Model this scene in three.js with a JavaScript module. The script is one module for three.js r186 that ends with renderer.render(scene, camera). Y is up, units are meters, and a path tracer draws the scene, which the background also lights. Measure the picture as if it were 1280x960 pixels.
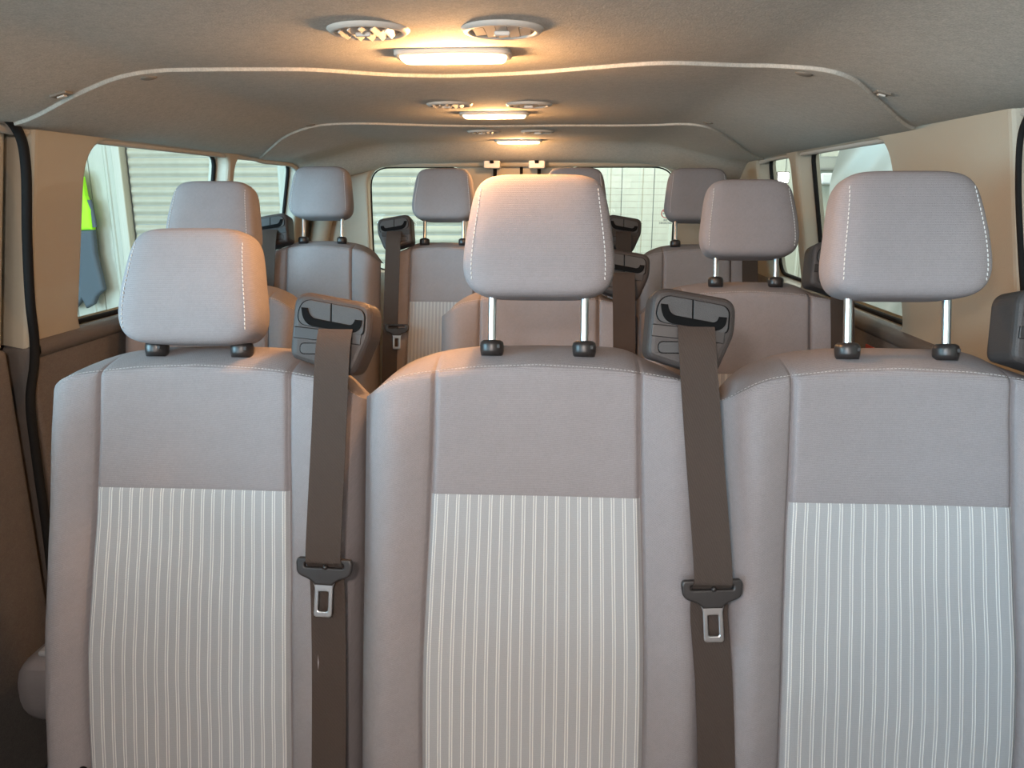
import * as THREE from 'three';
import { mergeGeometries, mergeVertices } from 'three/addons/utils/BufferGeometryUtils.js';
import { RoundedBoxGeometry } from 'three/addons/geometries/RoundedBoxGeometry.js';
import { RectAreaLightUniformsLib } from 'three/addons/lights/RectAreaLightUniformsLib.js';

// ---------------------------------------------------------------- camera, sky, large lights, exposure
RectAreaLightUniformsLib.init();
const scene = new THREE.Scene();
const F = 961, EYE = 1.22;                              // focal length in pixels of a 1280 x 960 frame, eye height above the van floor
const PITCH = -Math.atan((480 - 243) / F), YAW = Math.atan((702 - 640) / F * Math.cos(PITCH));
const camera = new THREE.PerspectiveCamera(2 * Math.atan(480 / F) * 180 / Math.PI, 1280 / 960, 0.02, 60);
camera.position.set(0, EYE, 0);
camera.rotation.set(PITCH, YAW, 0, 'YXZ');
scene.add(camera);
const renderer = new THREE.WebGLRenderer({ antialias: true });
renderer.toneMapping = THREE.LinearToneMapping;
renderer.toneMappingExposure = 1.34;
renderer.shadowMap.enabled = true;
scene.background = new THREE.Color().setRGB(0.75, 0.85, 1.0);   // overcast sky beyond the unseen open front of the workshop

function areaLight(name, x, y, z, w, h, tx, ty, tz, rgb, power) {
  const l = new THREE.RectAreaLight(new THREE.Color().setRGB(...rgb), power, w, h);
  l.name = name; l.position.set(x, y, z); l.lookAt(tx, ty, tz); scene.add(l);
  return l;
}
// unseen light in front of the van, placed to light the seat fronts
areaLight('unseen_front_light', -0.3, 1.25, 6.9, 4.6, 3.4, -0.3, 1.25, 0, [1.0, 0.87, 0.80], 7);

areaLight('unseen_left_light', -7.3, 1.6, 3.0, 4.4, 3.6, 0, 1.6, 3.0, [0.42, 0.74, 1.0], 24);  // unseen bluish light by the left wall, placed to light the left seats
areaLight('unseen_front_left_light', -4.2, 1.7, 6.9, 2.8, 3.4, -4.2, 1.7, 0, [0.42, 0.74, 1.0], 22);  // unseen bluish light ahead on the left, reaches the lower left seat

// ---------------------------------------------------------------- helpers
const M = {};
function mat(name, rgb, rough = 0.8, more = {}) {
  const { physical, ...rest } = more;
  const m = physical ? new THREE.MeshPhysicalMaterial({ roughness: rough, ...rest }) : new THREE.MeshStandardMaterial({ roughness: rough, ...rest });
  m.color.setRGB(...rgb); m.name = name; M[name] = m;
  return m;
}
let seed = 7;
const rnd = () => { seed = (seed * 1664525 + 1013904223) >>> 0; return seed / 4294967296; };
const clamp = (x, a = 0, b = 1) => Math.min(b, Math.max(a, x));
const lerp = (a, b, t) => a + (b - a) * t;
const smooth = (a, b, x) => { const t = clamp((x - a) / (b - a)); return t * t * (3 - 2 * t); };
function table(pts, x) {
  if (x <= pts[0][0]) return pts[0][1];
  for (let i = 1; i < pts.length; i++) if (x <= pts[i][0]) {
    let t = (x - pts[i - 1][0]) / (pts[i][0] - pts[i - 1][0]);
    return lerp(pts[i - 1][1], pts[i][1], t);
  }
  return pts[pts.length - 1][1];
}
const taken = {};
function numbered(name) {
  const n = taken[name] = (taken[name] ?? -1) + 1;
  return n ? name + '_' + String(n).padStart(3, '0') : name;
}
function tag(o, label, category, group) {
  o.userData = { ...o.userData, label, category };
  if (group) o.userData.group = group;
  return o;
}
function thing(name, label, category, group) {
  const o = new THREE.Group(); o.name = numbered(name); scene.add(o);
  return tag(o, label, category, group);
}
function obj(name, geo, m, parent = scene) {
  const g = Array.isArray(geo) ? join(geo) : geo;
  const o = new THREE.Mesh(g, m); o.name = parent === scene ? numbered(name) : name;
  parent.add(o);
  return o;
}
function join(list) {
  return mergeGeometries(list.map((g) => {
    const h = g.index ? g.toNonIndexed() : g.clone();
    for (const k of Object.keys(h.attributes)) if (!['position', 'normal', 'uv'].includes(k)) h.deleteAttribute(k);
    return h;
  }));
}
function struct(name, geo, m, label) {
  const o = obj(name, geo, m); o.userData.kind = 'structure';
  if (label) o.userData.label = label;
  return o;
}
function bx(w, h, d, x = 0, y = 0, z = 0, r = 0) {
  const g = r ? new RoundedBoxGeometry(w, h, d, 2, r) : new THREE.BoxGeometry(w, h, d);
  return g.translate(x, y, z);
}
function tube(points, r, seg = 40, rad = 8, closed = false) {
  return new THREE.TubeGeometry(new THREE.CatmullRomCurve3(points.map((p) => p.isVector3 ? p : new THREE.Vector3(...p)), closed, 'centripetal'), seg, r, rad, closed);
}
function grid(fn, us, vs, uvf) {
  const pos = [], uv = [], idx = [], n = us.length;
  vs.forEach((v) => us.forEach((u) => { const p = fn(u, v); pos.push(p[0], p[1], p[2]); const t = uvf ? uvf(u, v, p) : [p[0], p[1]]; uv.push(t[0], t[1]); }));
  for (let j = 0; j < vs.length - 1; j++) for (let i = 0; i < n - 1; i++) {
    const a = j * n + i, b = a + 1, c = a + n, d = c + 1;
    idx.push(a, b, d, a, d, c);
  }
  const g = new THREE.BufferGeometry();
  g.setAttribute('position', new THREE.Float32BufferAttribute(pos, 3));
  g.setAttribute('uv', new THREE.Float32BufferAttribute(uv, 2));
  g.setIndex(idx); g.computeVertexNormals();
  return g;
}
const steps = (a, b, n) => Array.from({ length: n + 1 }, (_, i) => lerp(a, b, i / n));
function roundRect(x0, y0, x1, y1, r, Cls = THREE.Shape) {
  const [a, b, c, d] = Array.isArray(r) ? r : [r, r, r, r];   // radii: low-left, low-right, high-right, high-left
  const s = new Cls();
  s.moveTo(x0 + a, y0); s.lineTo(x1 - b, y0); s.quadraticCurveTo(x1, y0, x1, y0 + b);
  s.lineTo(x1, y1 - c); s.quadraticCurveTo(x1, y1, x1 - c, y1);
  s.lineTo(x0 + d, y1); s.quadraticCurveTo(x0, y1, x0, y1 - d);
  s.lineTo(x0, y0 + a); s.quadraticCurveTo(x0, y0, x0 + a, y0);
  return s;
}
const extrude = (shape, depth, bevel = 0, seg = 2, curve = 8) => new THREE.ExtrudeGeometry(shape, { depth: depth - 2 * bevel, bevelEnabled: bevel > 0, bevelThickness: bevel, bevelSize: bevel, bevelOffset: -bevel, bevelSegments: seg, curveSegments: curve }).translate(0, 0, bevel);
// direction of a pixel, scaled so that it goes 1 m towards the back of the van
camera.updateMatrixWorld();
function dir(px, py) {
  const d = new THREE.Vector3((px - 640) / F, (480 - py) / F, -1).transformDirection(camera.matrixWorld);
  return d.multiplyScalar(-1 / d.z);
}
const at = (px, py, z) => dir(px, py).multiplyScalar(z).add(new THREE.Vector3(0, EYE, 0));

// ---------------------------------------------------------------- textures
function dataTex(w, h, fn, srgb) {
  const d = new Uint8Array(w * h * 4);
  for (let y = 0; y < h; y++) for (let x = 0; x < w; x++) {
    const c = fn(x, y), i = (y * w + x) * 4;
    d[i] = clamp(c[0], 0, 255); d[i + 1] = clamp(c[1], 0, 255); d[i + 2] = clamp(c[2], 0, 255); d[i + 3] = c[3] ?? 255;
  }
  const t = new THREE.DataTexture(d, w, h); t.magFilter = THREE.LinearFilter; t.minFilter = THREE.LinearMipmapLinearFilter; t.generateMipmaps = true;
  t.wrapS = t.wrapT = THREE.RepeatWrapping; if (srgb) t.colorSpace = THREE.SRGBColorSpace; t.needsUpdate = true;
  return t;
}
function noiseField(n, cells) {                        // tiling value noise
  const g = Array.from({ length: cells * cells }, rnd);
  return (x, y) => {
    const fx = x / n * cells, fy = y / n * cells, ix = Math.floor(fx), iy = Math.floor(fy), tx = fx - ix, ty = fy - iy;
    const s = (t) => t * t * (3 - 2 * t), q = (a, b) => g[((b % cells) + cells) % cells * cells + ((a % cells) + cells) % cells];
    return lerp(lerp(q(ix, iy), q(ix + 1, iy), s(tx)), lerp(q(ix, iy + 1), q(ix + 1, iy + 1), s(tx)), s(ty));
  };
}
const nA = noiseField(256, 128), nB = noiseField(256, 24), nC = noiseField(256, 6);
const weave = (x, y) => 0.5 + 0.28 * Math.sin(y / 256 * Math.PI * 2 * 40) * (0.6 + 0.4 * Math.sin(x / 256 * Math.PI * 2 * 24)) + 0.3 * (nA(x, y) - 0.5);
const grey = (v) => [v, v, v];
const fabricMap = dataTex(256, 256, (x, y) => grey(222 + 46 * (weave(x, y) - 0.5) + 5 * (nB(x, y) - 0.5) + 4 * (nC(x, y) - 0.5)), true);
const fabricBump = dataTex(256, 256, (x, y) => grey(255 * weave(x, y)));
for (const t of [fabricMap, fabricBump]) t.repeat.set(1 / 0.08, 1 / 0.08);
const liningMap = dataTex(256, 256, (x, y) => grey(228 + 34 * (nA(x, y) - 0.5) + 12 * (nB(x, y) - 0.5)), true); liningMap.repeat.set(6, 6);
const liningBump = dataTex(256, 256, (x, y) => grey(255 * nA(x, y))); liningBump.repeat.set(6, 6);
// striped cloth: one repeat holds one stripe of two twisted pale threads
const stripe = (x, y) => {
  const u = x / 128; let t = 0;
  for (const c of [0.385, 0.615]) t = Math.max(t, (1 - smooth(0.025, 0.062, Math.abs(u - c))) * (0.72 + 0.28 * Math.sin((y / 256 * 64 + (c > 0.5 ? 0.5 : 0)) * Math.PI * 2)));
  return t;
};
const stripeMap = dataTex(128, 256, (x, y) => {
  const u = x / 128, band = 1 - smooth(0.1, 0.16, Math.abs(u - 0.5)), t = stripe(x, y), n = 10 * (nA(x * 2, y) - 0.5) + 5 * Math.sin(y / 256 * Math.PI * 2 * 80);
  const b = 172 + 6 * band + n;
  return [lerp(b, 250, t), lerp(b + 1, 248, t), lerp(b + 1, 242, t)];
}, true);
const stripeBump = dataTex(128, 256, (x, y) => grey(90 + 150 * stripe(x, y) + 30 * (nA(x * 2, y) - 0.5)));
const webMap = dataTex(128, 128, (x, y) => { const v = 205 + 22 * Math.sin(x / 128 * Math.PI * 2 * 16 + y / 128 * Math.PI * 2 * 4) + 30 * (nA(x * 2, y * 2) - 0.5); return grey(v); }, true);
const webBump = dataTex(128, 128, (x, y) => grey(128 + 110 * Math.sin(x / 128 * Math.PI * 2 * 16 + y / 128 * Math.PI * 2 * 4)));
const plasticBump = dataTex(256, 256, (x, y) => grey(255 * nA(x, y))); plasticBump.repeat.set(12, 12);
const wallMap = dataTex(256, 256, (x, y) => grey(236 + 14 * (nC(x, y) - 0.5) + 10 * (nB(x, y) - 0.5)), true);
const concreteMap = dataTex(256, 256, (x, y) => grey(200 + 50 * (nC(x, y) - 0.5) + 36 * (nB(x, y) - 0.5) + 24 * (nA(x, y) - 0.5)), true);

// ---------------------------------------------------------------- materials
mat('cloth', [0.335, 0.30, 0.302], 0.92, { physical: true, map: fabricMap, bumpMap: fabricBump, bumpScale: 0.0006, sheen: 0.25, sheenRoughness: 0.6 });
mat('striped', [0.80, 0.785, 0.785], 0.9, { physical: true, map: stripeMap, bumpMap: stripeBump, bumpScale: 0.0008, sheen: 0.2, sheenRoughness: 0.6 });
mat('thread', [0.58, 0.56, 0.53], 0.8);
mat('seamThread', [0.44, 0.42, 0.40], 0.8);
mat('backboard', [0.16, 0.155, 0.155], 0.7, { bumpMap: plasticBump, bumpScale: 0.0003 });
mat('headliner', [0.56, 0.53, 0.465], 0.95, { map: liningMap, bumpMap: liningBump, bumpScale: 0.00025 });
mat('upperTrim', [0.355, 0.32, 0.25], 0.6, { bumpMap: plasticBump, bumpScale: 0.0002 });
mat('lowerTrim', [0.16, 0.143, 0.13], 0.6, { map: liningMap, bumpMap: plasticBump, bumpScale: 0.0004 });
mat('sillTrim', [0.55, 0.55, 0.48], 0.5);
mat('black', [0.006, 0.006, 0.006], 0.9, { physical: true, specularIntensity: 0.15 });
mat('rubber', [0.008, 0.008, 0.008], 0.8, { physical: true, specularIntensity: 0.35 });
mat('guidePlastic', [0.052, 0.043, 0.040], 0.5, { physical: true, specularIntensity: 0.6, bumpMap: plasticBump, bumpScale: 0.0002 });
mat('plateplastic', [0.058, 0.055, 0.054], 0.55, { physical: true, specularIntensity: 0.6, bumpMap: plasticBump, bumpScale: 0.0002 });
mat('webbing', [0.10, 0.073, 0.060], 0.85, { physical: true, specularIntensity: 0.35, map: webMap, bumpMap: webBump, bumpScale: 0.0004 });
mat('tonguePlastic', [0.022, 0.018, 0.017], 0.38);
mat('chrome', [0.66, 0.67, 0.68], 0.28, { metalness: 1 });
mat('steel', [0.72, 0.72, 0.73], 0.28, { metalness: 1 });
mat('ventPlastic', [0.50, 0.47, 0.42], 0.5);
mat('ventDark', [0.10, 0.09, 0.08], 0.7);
mat('clip', [0.17, 0.145, 0.115], 0.6);
mat('latch', [0.62, 0.6, 0.57], 0.4);
mat('floorMat', [0.03, 0.03, 0.033], 0.85, { bumpMap: plasticBump, bumpScale: 0.0008 });
mat('bodyPaint', [0.7, 0.71, 0.72], 0.35);
mat('glass', [0.96, 0.975, 0.945], 0.0, { physical: true, transmission: 1, thickness: 0, ior: 1.45, specularIntensity: 0.12 });
mat('wire', [0.25, 0.2, 0.16], 0.6);
mat('shutter', [0.45, 0.405, 0.30], 0.5, { map: wallMap });
mat('sheet', [0.53, 0.50, 0.40], 0.5, { map: wallMap });
mat('joint', [0.30, 0.32, 0.30], 0.7);
mat('concrete', [0.52, 0.52, 0.50], 0.8, { map: concreteMap });
mat('plasticSheet', [0.6, 0.63, 0.58], 0.45, { side: THREE.DoubleSide });
mat('lime', [0.36, 0.85, 0.02], 0.8);
mat('navy', [0.075, 0.09, 0.105], 0.9);
mat('roofSteel', [0.5, 0.5, 0.48], 0.6);
mat('red', [0.6, 0.06, 0.03], 0.6);

// ---------------------------------------------------------------- van shell
const CX = -0.165, LOW = 0.92, TOP = 0.84, SILL = 0.92, HEAD = 1.385;   // middle of the van, half widths below and above, heights
const LEAN = Math.atan((LOW - TOP) / (1.36 - SILL)), SL = Math.sin(LEAN), CL = Math.cos(LEAN);
// a point of the leaning upper side panel: a metres back, b metres up the slope, d metres outwards
const onSide = (s, a, b, d) => [CX + s * (LOW - b * SL + d * CL), SILL + b * CL + d * SL, -a];
function sideHit(px, py, s, d = 0) {                     // where a pixel's ray meets that panel: [a, b]
  const r = dir(px, py);
  // n . p = k  for the plane
  const n = new THREE.Vector3(s * CL, SL, 0), p0 = new THREE.Vector3(...onSide(s, 0, 0, d));
  const t = (n.dot(p0) - n.y * EYE) / n.dot(r);
  return [t, (EYE + r.y * t - SILL - d * SL) / CL];
}
function bend(g, s) {                                    // (a, b, d) -> world
  const p = g.attributes.position;
  for (let i = 0; i < p.count; i++) p.setXYZ(i, ...onSide(s, p.getX(i), p.getY(i), p.getZ(i)));
  if (s > 0 && g.index) { const k = g.index.array; for (let i = 0; i < k.length; i += 3) { const q = k[i]; k[i] = k[i + 1]; k[i + 1] = q; } }
  else if (s > 0) for (const at of Object.values(g.attributes)) { const n = at.itemSize, a = at.array; for (let i = 0; i < at.count; i += 3) for (let c = 0; c < n; c++) { const q = a[i * n + c]; a[i * n + c] = a[(i + 1) * n + c]; a[(i + 1) * n + c] = q; } }
  g.computeVertexNormals();
  return g;
}
const BTOP = (HEAD - SILL) / CL;
const wins = [];                                         // side windows, built after the walls: [side, a0, a1, b0, b1, radii]
function sidePanel(name, s, a0, a1, holes, m, label, d0 = 0, thick = 0.07) {
  const sh = new THREE.Shape(); sh.moveTo(a0, -0.01); sh.lineTo(a1, -0.01); sh.lineTo(a1, BTOP + 0.05); sh.lineTo(a0, BTOP + 0.05); sh.closePath();
  for (const h of holes) { sh.holes.push(roundRect(h[0], h[2], h[1], h[3], h[4], THREE.Path)); wins.push([s, ...h, d0]); }
  const o = struct(name, bend(extrude(sh, thick, 0.012, 3, 10).translate(0, 0, d0), s), m, label);
  return o;
}
const bAt = (y) => (y - SILL) / CL;
const WL = 0.945, WH = 1.335;
// picture-left side
const L1 = [sideHit(104, 300, -1)[0], sideHit(262, 230, -1, 0.06)[0], bAt(0.915), bAt(WH), [0.05, 0.05, 0.05, 0.10]];
const L2 = [sideHit(293, 230, -1)[0], sideHit(354, 240, -1, 0.06)[0], bAt(0.93), bAt(WH), [0.05, 0.05, 0.05, 0.06]];
const R1 = [sideHit(1113, 205, 1)[0], sideHit(1024, 230, 1, 0.06)[0], bAt(0.915), bAt(WH), [0.05, 0.05, 0.03, 0.09]];
const R2 = [sideHit(990, 240, 1)[0], sideHit(968, 215, 1, 0.06)[0], bAt(0.93), bAt(WH), [0.05, 0.05, 0.04, 0.05]];
const REAR = 3.25, DOOR = sideHit(34, 300, -1)[0], RSEAL = sideHit(1273, 220, 1)[0];
const wallL = sidePanel('wall_left', -1, DOOR + 0.012, REAR, [L1, L2], M.upperTrim, 'beige upper side trim with two windows behind the sliding door');
const wallR = sidePanel('wall_right', 1, RSEAL + 0.01, REAR, [R1, R2], M.upperTrim, 'beige upper side trim with two windows on the fixed side');
const wallRF = sidePanel('wall_right_front', 1, -0.85, RSEAL - 0.01, [[-0.6, 0.12, bAt(0.95), bAt(1.32), 0.05], [0.3, RSEAL - 0.035, bAt(0.93), bAt(1.34), 0.05]], M.upperTrim, 'beige front side trim with door window', 0.02, 0.06);
const wallLF = sidePanel('wall_left_front', -1, -0.85, 0.2, [[-0.6, 0.12, bAt(0.95), bAt(1.32), 0.05]], M.upperTrim, 'beige front side trim with door window', 0.02, 0.06);
// sliding door: upper panel, lower panel, its window
const door = sidePanel('door_1', -1, 0.2, DOOR - 0.02, [[0.3, DOOR - 0.075, bAt(0.95), bAt(1.34), 0.06]], M.upperTrim, 'beige sliding door panel beside the black rubber seal', 0.03, 0.055);
obj('lower_panel', bx(0.05, 0.92, DOOR - 0.22, CX - LOW - 0.045, 0.46, -(0.2 + DOOR - 0.02) / 2, 0.015), M.lowerTrim, door);
obj('added_lower_strip', bx(0.012, 0.93, 0.2, CX - LOW - 0.079, 0.465, -DOOR), M.black, door);  // added strip behind the door gap, keeps outside light from leaking in
obj('added_upper_strip', bend(bx(0.12, 0.5, 0.01, DOOR, 0.24, 0.092), -1), M.black, door);  // added black strip closing the upper door gap against outside light
for (const [s, w, a0] of [[-1, wallL, DOOR + 0.012], [1, wallR, RSEAL + 0.01]]) {
  obj('lower_panel', bx(0.07, SILL, REAR - a0, CX + s * (LOW + 0.035), SILL / 2, -(REAR + a0) / 2, 0.015), M.lowerTrim, w);
  // padded ledge under the windows
  obj('window_ledge', [tube([[CX + s * (LOW + 0.01), SILL - 0.012, -(a0 + 0.02)], [CX + s * (LOW + 0.01), SILL - 0.012, -REAR + 0.02]], 0.022, 4, 10)], M.lowerTrim, w);
}
for (const [s, w] of [[-1, wallLF], [1, wallRF]]) { const z0 = 0.85, z1 = s < 0 ? -0.2 : -(RSEAL - 0.01); obj('lower_panel', bx(0.06, SILL, z0 - z1, CX + s * (LOW + 0.05), SILL / 2, (z0 + z1) / 2, 0.015), M.lowerTrim, w); }
// rubber seals
{
  const p = [[-60, 130], [-10, 141], [12, 150], [26, 172], [32, 205], [34, 300], [38, 380], [43, 425]].map(([x, y]) => { const [a, b] = sideHit(x, y, -1, -0.004); return new THREE.Vector3(...onSide(-1, a, b, -0.004)); });
  const low = [[43, 455], [38, 500], [44, 560], [58, 660], [75, 800], [95, 960]].map(([x, y]) => { const r = dir(x, y), X = CX - LOW + 0.004; return new THREE.Vector3(X, EYE + r.y * X / r.x, -X / r.x); });
  const seal = obj('door_seal', tube([...p, ...low], 0.0092, 140, 10), M.rubber); tag(seal, 'black rubber door seal curving down behind the sliding door', 'door seal');
  const q = [[1310, 120], [1288, 140], [1277, 165], [1273, 220], [1277, 330], [1284, 420]].map(([x, y]) => { const [a, b] = sideHit(x, y, 1, -0.003); return new THREE.Vector3(...onSide(1, a, b, -0.003)); });
  tag(obj('door_seal', tube(q, 0.0045, 60, 10), M.rubber), 'thin black rubber seal on the beige pillar by the front side window', 'door seal');
}
let wn = 0;
for (const [s, a0, a1, b0, b1, r, d0] of wins) {
  wn++;
  const inset = d0 + 0.052, sh = roundRect(a0 - 0.004, b0 - 0.004, a1 + 0.004, b1 + 0.004, r);
  const g = bend(extrude(sh, 0.004).translate(0, 0, inset), s);
  const w = struct('window_' + wn, g, M.glass, 'tinted clear side window pane');
  const ring = roundRect(a0 + 0.006, b0 + 0.006, a1 - 0.006, b1 - 0.006, r).getPoints(8).map((p) => new THREE.Vector3(...onSide(s, p.x, p.y, inset - 0.004)));
  ring.pop();
  obj('window_seal', tube(ring, 0.0065, 120, 8, true), M.rubber, w);
}
// headliner: low dome, stepped at two cross seams, dropping to the rear header
function dome(x) { const d = Math.abs(x - CX); return EYE + 0.204 - 0.066 * smooth(0.46, 0.86, d) - 0.012 * smooth(0, 0.9, d); }
function ceilHit(px, py, drop = 0) {
  const r = dir(px, py); let t = 0.2 / r.y;
  for (let i = 0; i < 30; i++) t = lerp(t, (dome(r.x * t) - EYE - drop) / r.y, 0.6);
  return new THREE.Vector3(r.x * t, EYE + r.y * t, -t);
}
const ribPts = [[[-30, 158], [25, 150], [80, 122], [150, 92], [270, 84], [390, 84], [480, 91], [560, 93], [660, 89], [740, 82], [830, 75], [950, 80], [1060, 88], [1105, 128], [1145, 160]],
  [[310, 200], [330, 188], [352, 168], [385, 155], [450, 150], [545, 153], [620, 154], [700, 153], [780, 153], [830, 152], [880, 152], [908, 166], [940, 190], [958, 196]]];
const ribs = ribPts.map((pts) => {
  const t = pts.map(([x, y]) => { const p = ceilHit(x, y); return [p.x, -p.z]; }).sort((a, b) => a[0] - b[0]);
  return (x) => { let s = 0; for (let k = -3; k <= 3; k++) s += table(t, x + k * 0.012); return s / 7; };
});
const STEP = 0.0055;
function ceilY(x, a) {
  let y = dome(x);
  for (const r of ribs) y -= STEP * smooth(0, 0.006, a - r(x));
  return y - 0.066 * smooth(2.95, 3.2, a);
}
{
  const HWID = 0.875, xs = steps(CX - HWID, CX + HWID, 110), rows = [];
  const marks = [(x) => -0.72, ribs[0], (x) => ribs[0](x) + 0.007, ribs[1], (x) => ribs[1](x) + 0.007, (x) => REAR - 0.03];
  const counts = [22, 6, 22, 6, 26];
  for (let k = 0; k < 5; k++) for (let i = 0; i < counts[k]; i++) {
    let t = i / counts[k]; if (k === 0) t = 1 - (1 - t) ** 2; if (k === 2) t = smooth(0, 1, t);
    rows.push([k, t]);
  }
  rows.push([4, 1]);
  const g = grid((x, i) => { const [k, t] = rows[i], a = lerp(marks[k](x), marks[k + 1](x), t); return [x, ceilY(x, a), -a]; }, xs, rows.map((_, i) => i), (u, v, p) => [p[0], p[2]]);
  const c = struct('ceiling', g, M.headliner, 'grey beige cloth headliner with two stepped cross seams');
  obj('roof_panel', bx(2 * LOW + 0.1, 0.04, REAR + 0.85, CX, 1.475, -(REAR - 0.75) / 2), M.bodyPaint, c);
  for (const s of [-1, 1]) {
    const edge = steps(-0.7, REAR - 0.05, 60).map((a) => new THREE.Vector3(CX + s * 0.862, ceilY(CX + s * 0.862, a) - 0.004, -a));
    obj('edge_trim', tube(edge, 0.009, 120, 8), M.headliner, c);
  }
}
// rear doors
const rz = (px, py) => at(px, py, REAR);
{
  const sh = new THREE.Shape(); sh.moveTo(CX - 1.02, 0); sh.lineTo(CX + 1.02, 0); sh.lineTo(CX + 1.02, 1.45); sh.lineTo(CX - 1.02, 1.45); sh.closePath();
  const y1 = rz(500, 208).y, y0 = 0.9;
  const panes = [[rz(461, 260).x, rz(578, 260).x, [0.06, 0.06, 0.05, 0.08]], [rz(708, 260).x, rz(845, 260).x, [0.06, 0.06, 0.09, 0.05]]];
  for (const [x0, x1, r] of panes) sh.holes.push(roundRect(x0, y0, x1, y1, r, THREE.Path));
  const w = struct('wall_rear', extrude(sh, 0.06, 0.012, 3, 10).translate(0, 0, -REAR - 0.06), M.upperTrim, 'beige inner trim of the two rear doors');
  obj('door_gap', [bx(0.012, 1.3, 0.01, CX + 0.0, 0.75, -REAR + 0.002)], M.black, w);
  obj('header_trim', tube(steps(-0.8, 0.8, 20).map((x) => [CX + x, ceilY(CX, 3.2) - 0.004 - 0.05 * smooth(0.62, 0.8, Math.abs(x)) ** 2, -REAR + 0.02]), 0.016, 60, 10), M.upperTrim, w);
  for (const s of [-1, 1]) obj('corner_pillar', tube([[CX + s * 0.74, 1.34, -REAR + 0.03], [CX + s * 0.8, 1.2, -REAR + 0.03], [CX + s * 0.87, 0.9, -REAR + 0.03], [CX + s * 0.87, 0.1, -REAR + 0.03]], 0.04, 40, 12), M.upperTrim, w);
  panes.forEach(([x0, x1, r], k) => {
    wn++;
    const p = struct('window_' + wn, extrude(roundRect(x0 - 0.004, y0 - 0.004, x1 + 0.004, y1 + 0.004, r), 0.004).translate(0, 0, -REAR - 0.048), M.glass, k ? 'rear door window pane with fine heater wires' : 'rear door window pane in front of the roller shutter');
    const ring = roundRect(x0 + 0.004, y0 + 0.004, x1 - 0.004, y1 - 0.004, r).getPoints(8).map((q) => new THREE.Vector3(q.x, q.y, -REAR - 0.042)); ring.pop();
    obj('window_seal', tube(ring, 0.003, 100, 8, true), M.rubber, p);
    if (k) { const h = []; for (let y = y0 + 0.03; y < y1 - 0.02; y += 0.0262) h.push(bx(x1 - x0 - 0.05, 0.0011, 0.0008, (x0 + x1) / 2, y, -REAR - 0.0435)); obj('heater_wires', h, M.wire, p).userData.kind = 'stuff'; }
  });
}
// floor, front bulkhead
{
  const f = struct('floor', bx(2 * LOW + 0.1, 0.04, REAR + 1.75, CX, -0.02, -(REAR - 1.65) / 2), M.floorMat, 'dark rubber van floor');
  const wf = struct('wall_front', [bx(2 * LOW + 0.1, 0.78, 0.08, CX, 0.39, 1.6), bx(0.06, 0.62, 0.9, CX - 0.95, 0.3, 1.2), bx(0.06, 0.62, 0.9, CX + 0.95, 0.3, 1.2)], M.lowerTrim, 'front bulkhead below the windscreen');
  obj('dashboard', bx(1.8, 0.3, 0.5, CX, 0.68, 1.33, 0.08), M.lowerTrim, wf);
  for (const s of [-1, 1]) obj('windscreen_pillar', tube([[CX + s * 0.84, 1.42, 0.76], [CX + s * 0.9, 0.8, 1.56]], 0.04, 6, 10), M.upperTrim, wf);
  const d = new THREE.PlaneGeometry(1.72, 0.98); d.rotateX(-Math.atan2(0.8, 0.58) + Math.PI); d.translate(CX, 1.1, 1.16);
  wn++; struct('window_' + wn, d, M.glass, 'windscreen');
}

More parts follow.
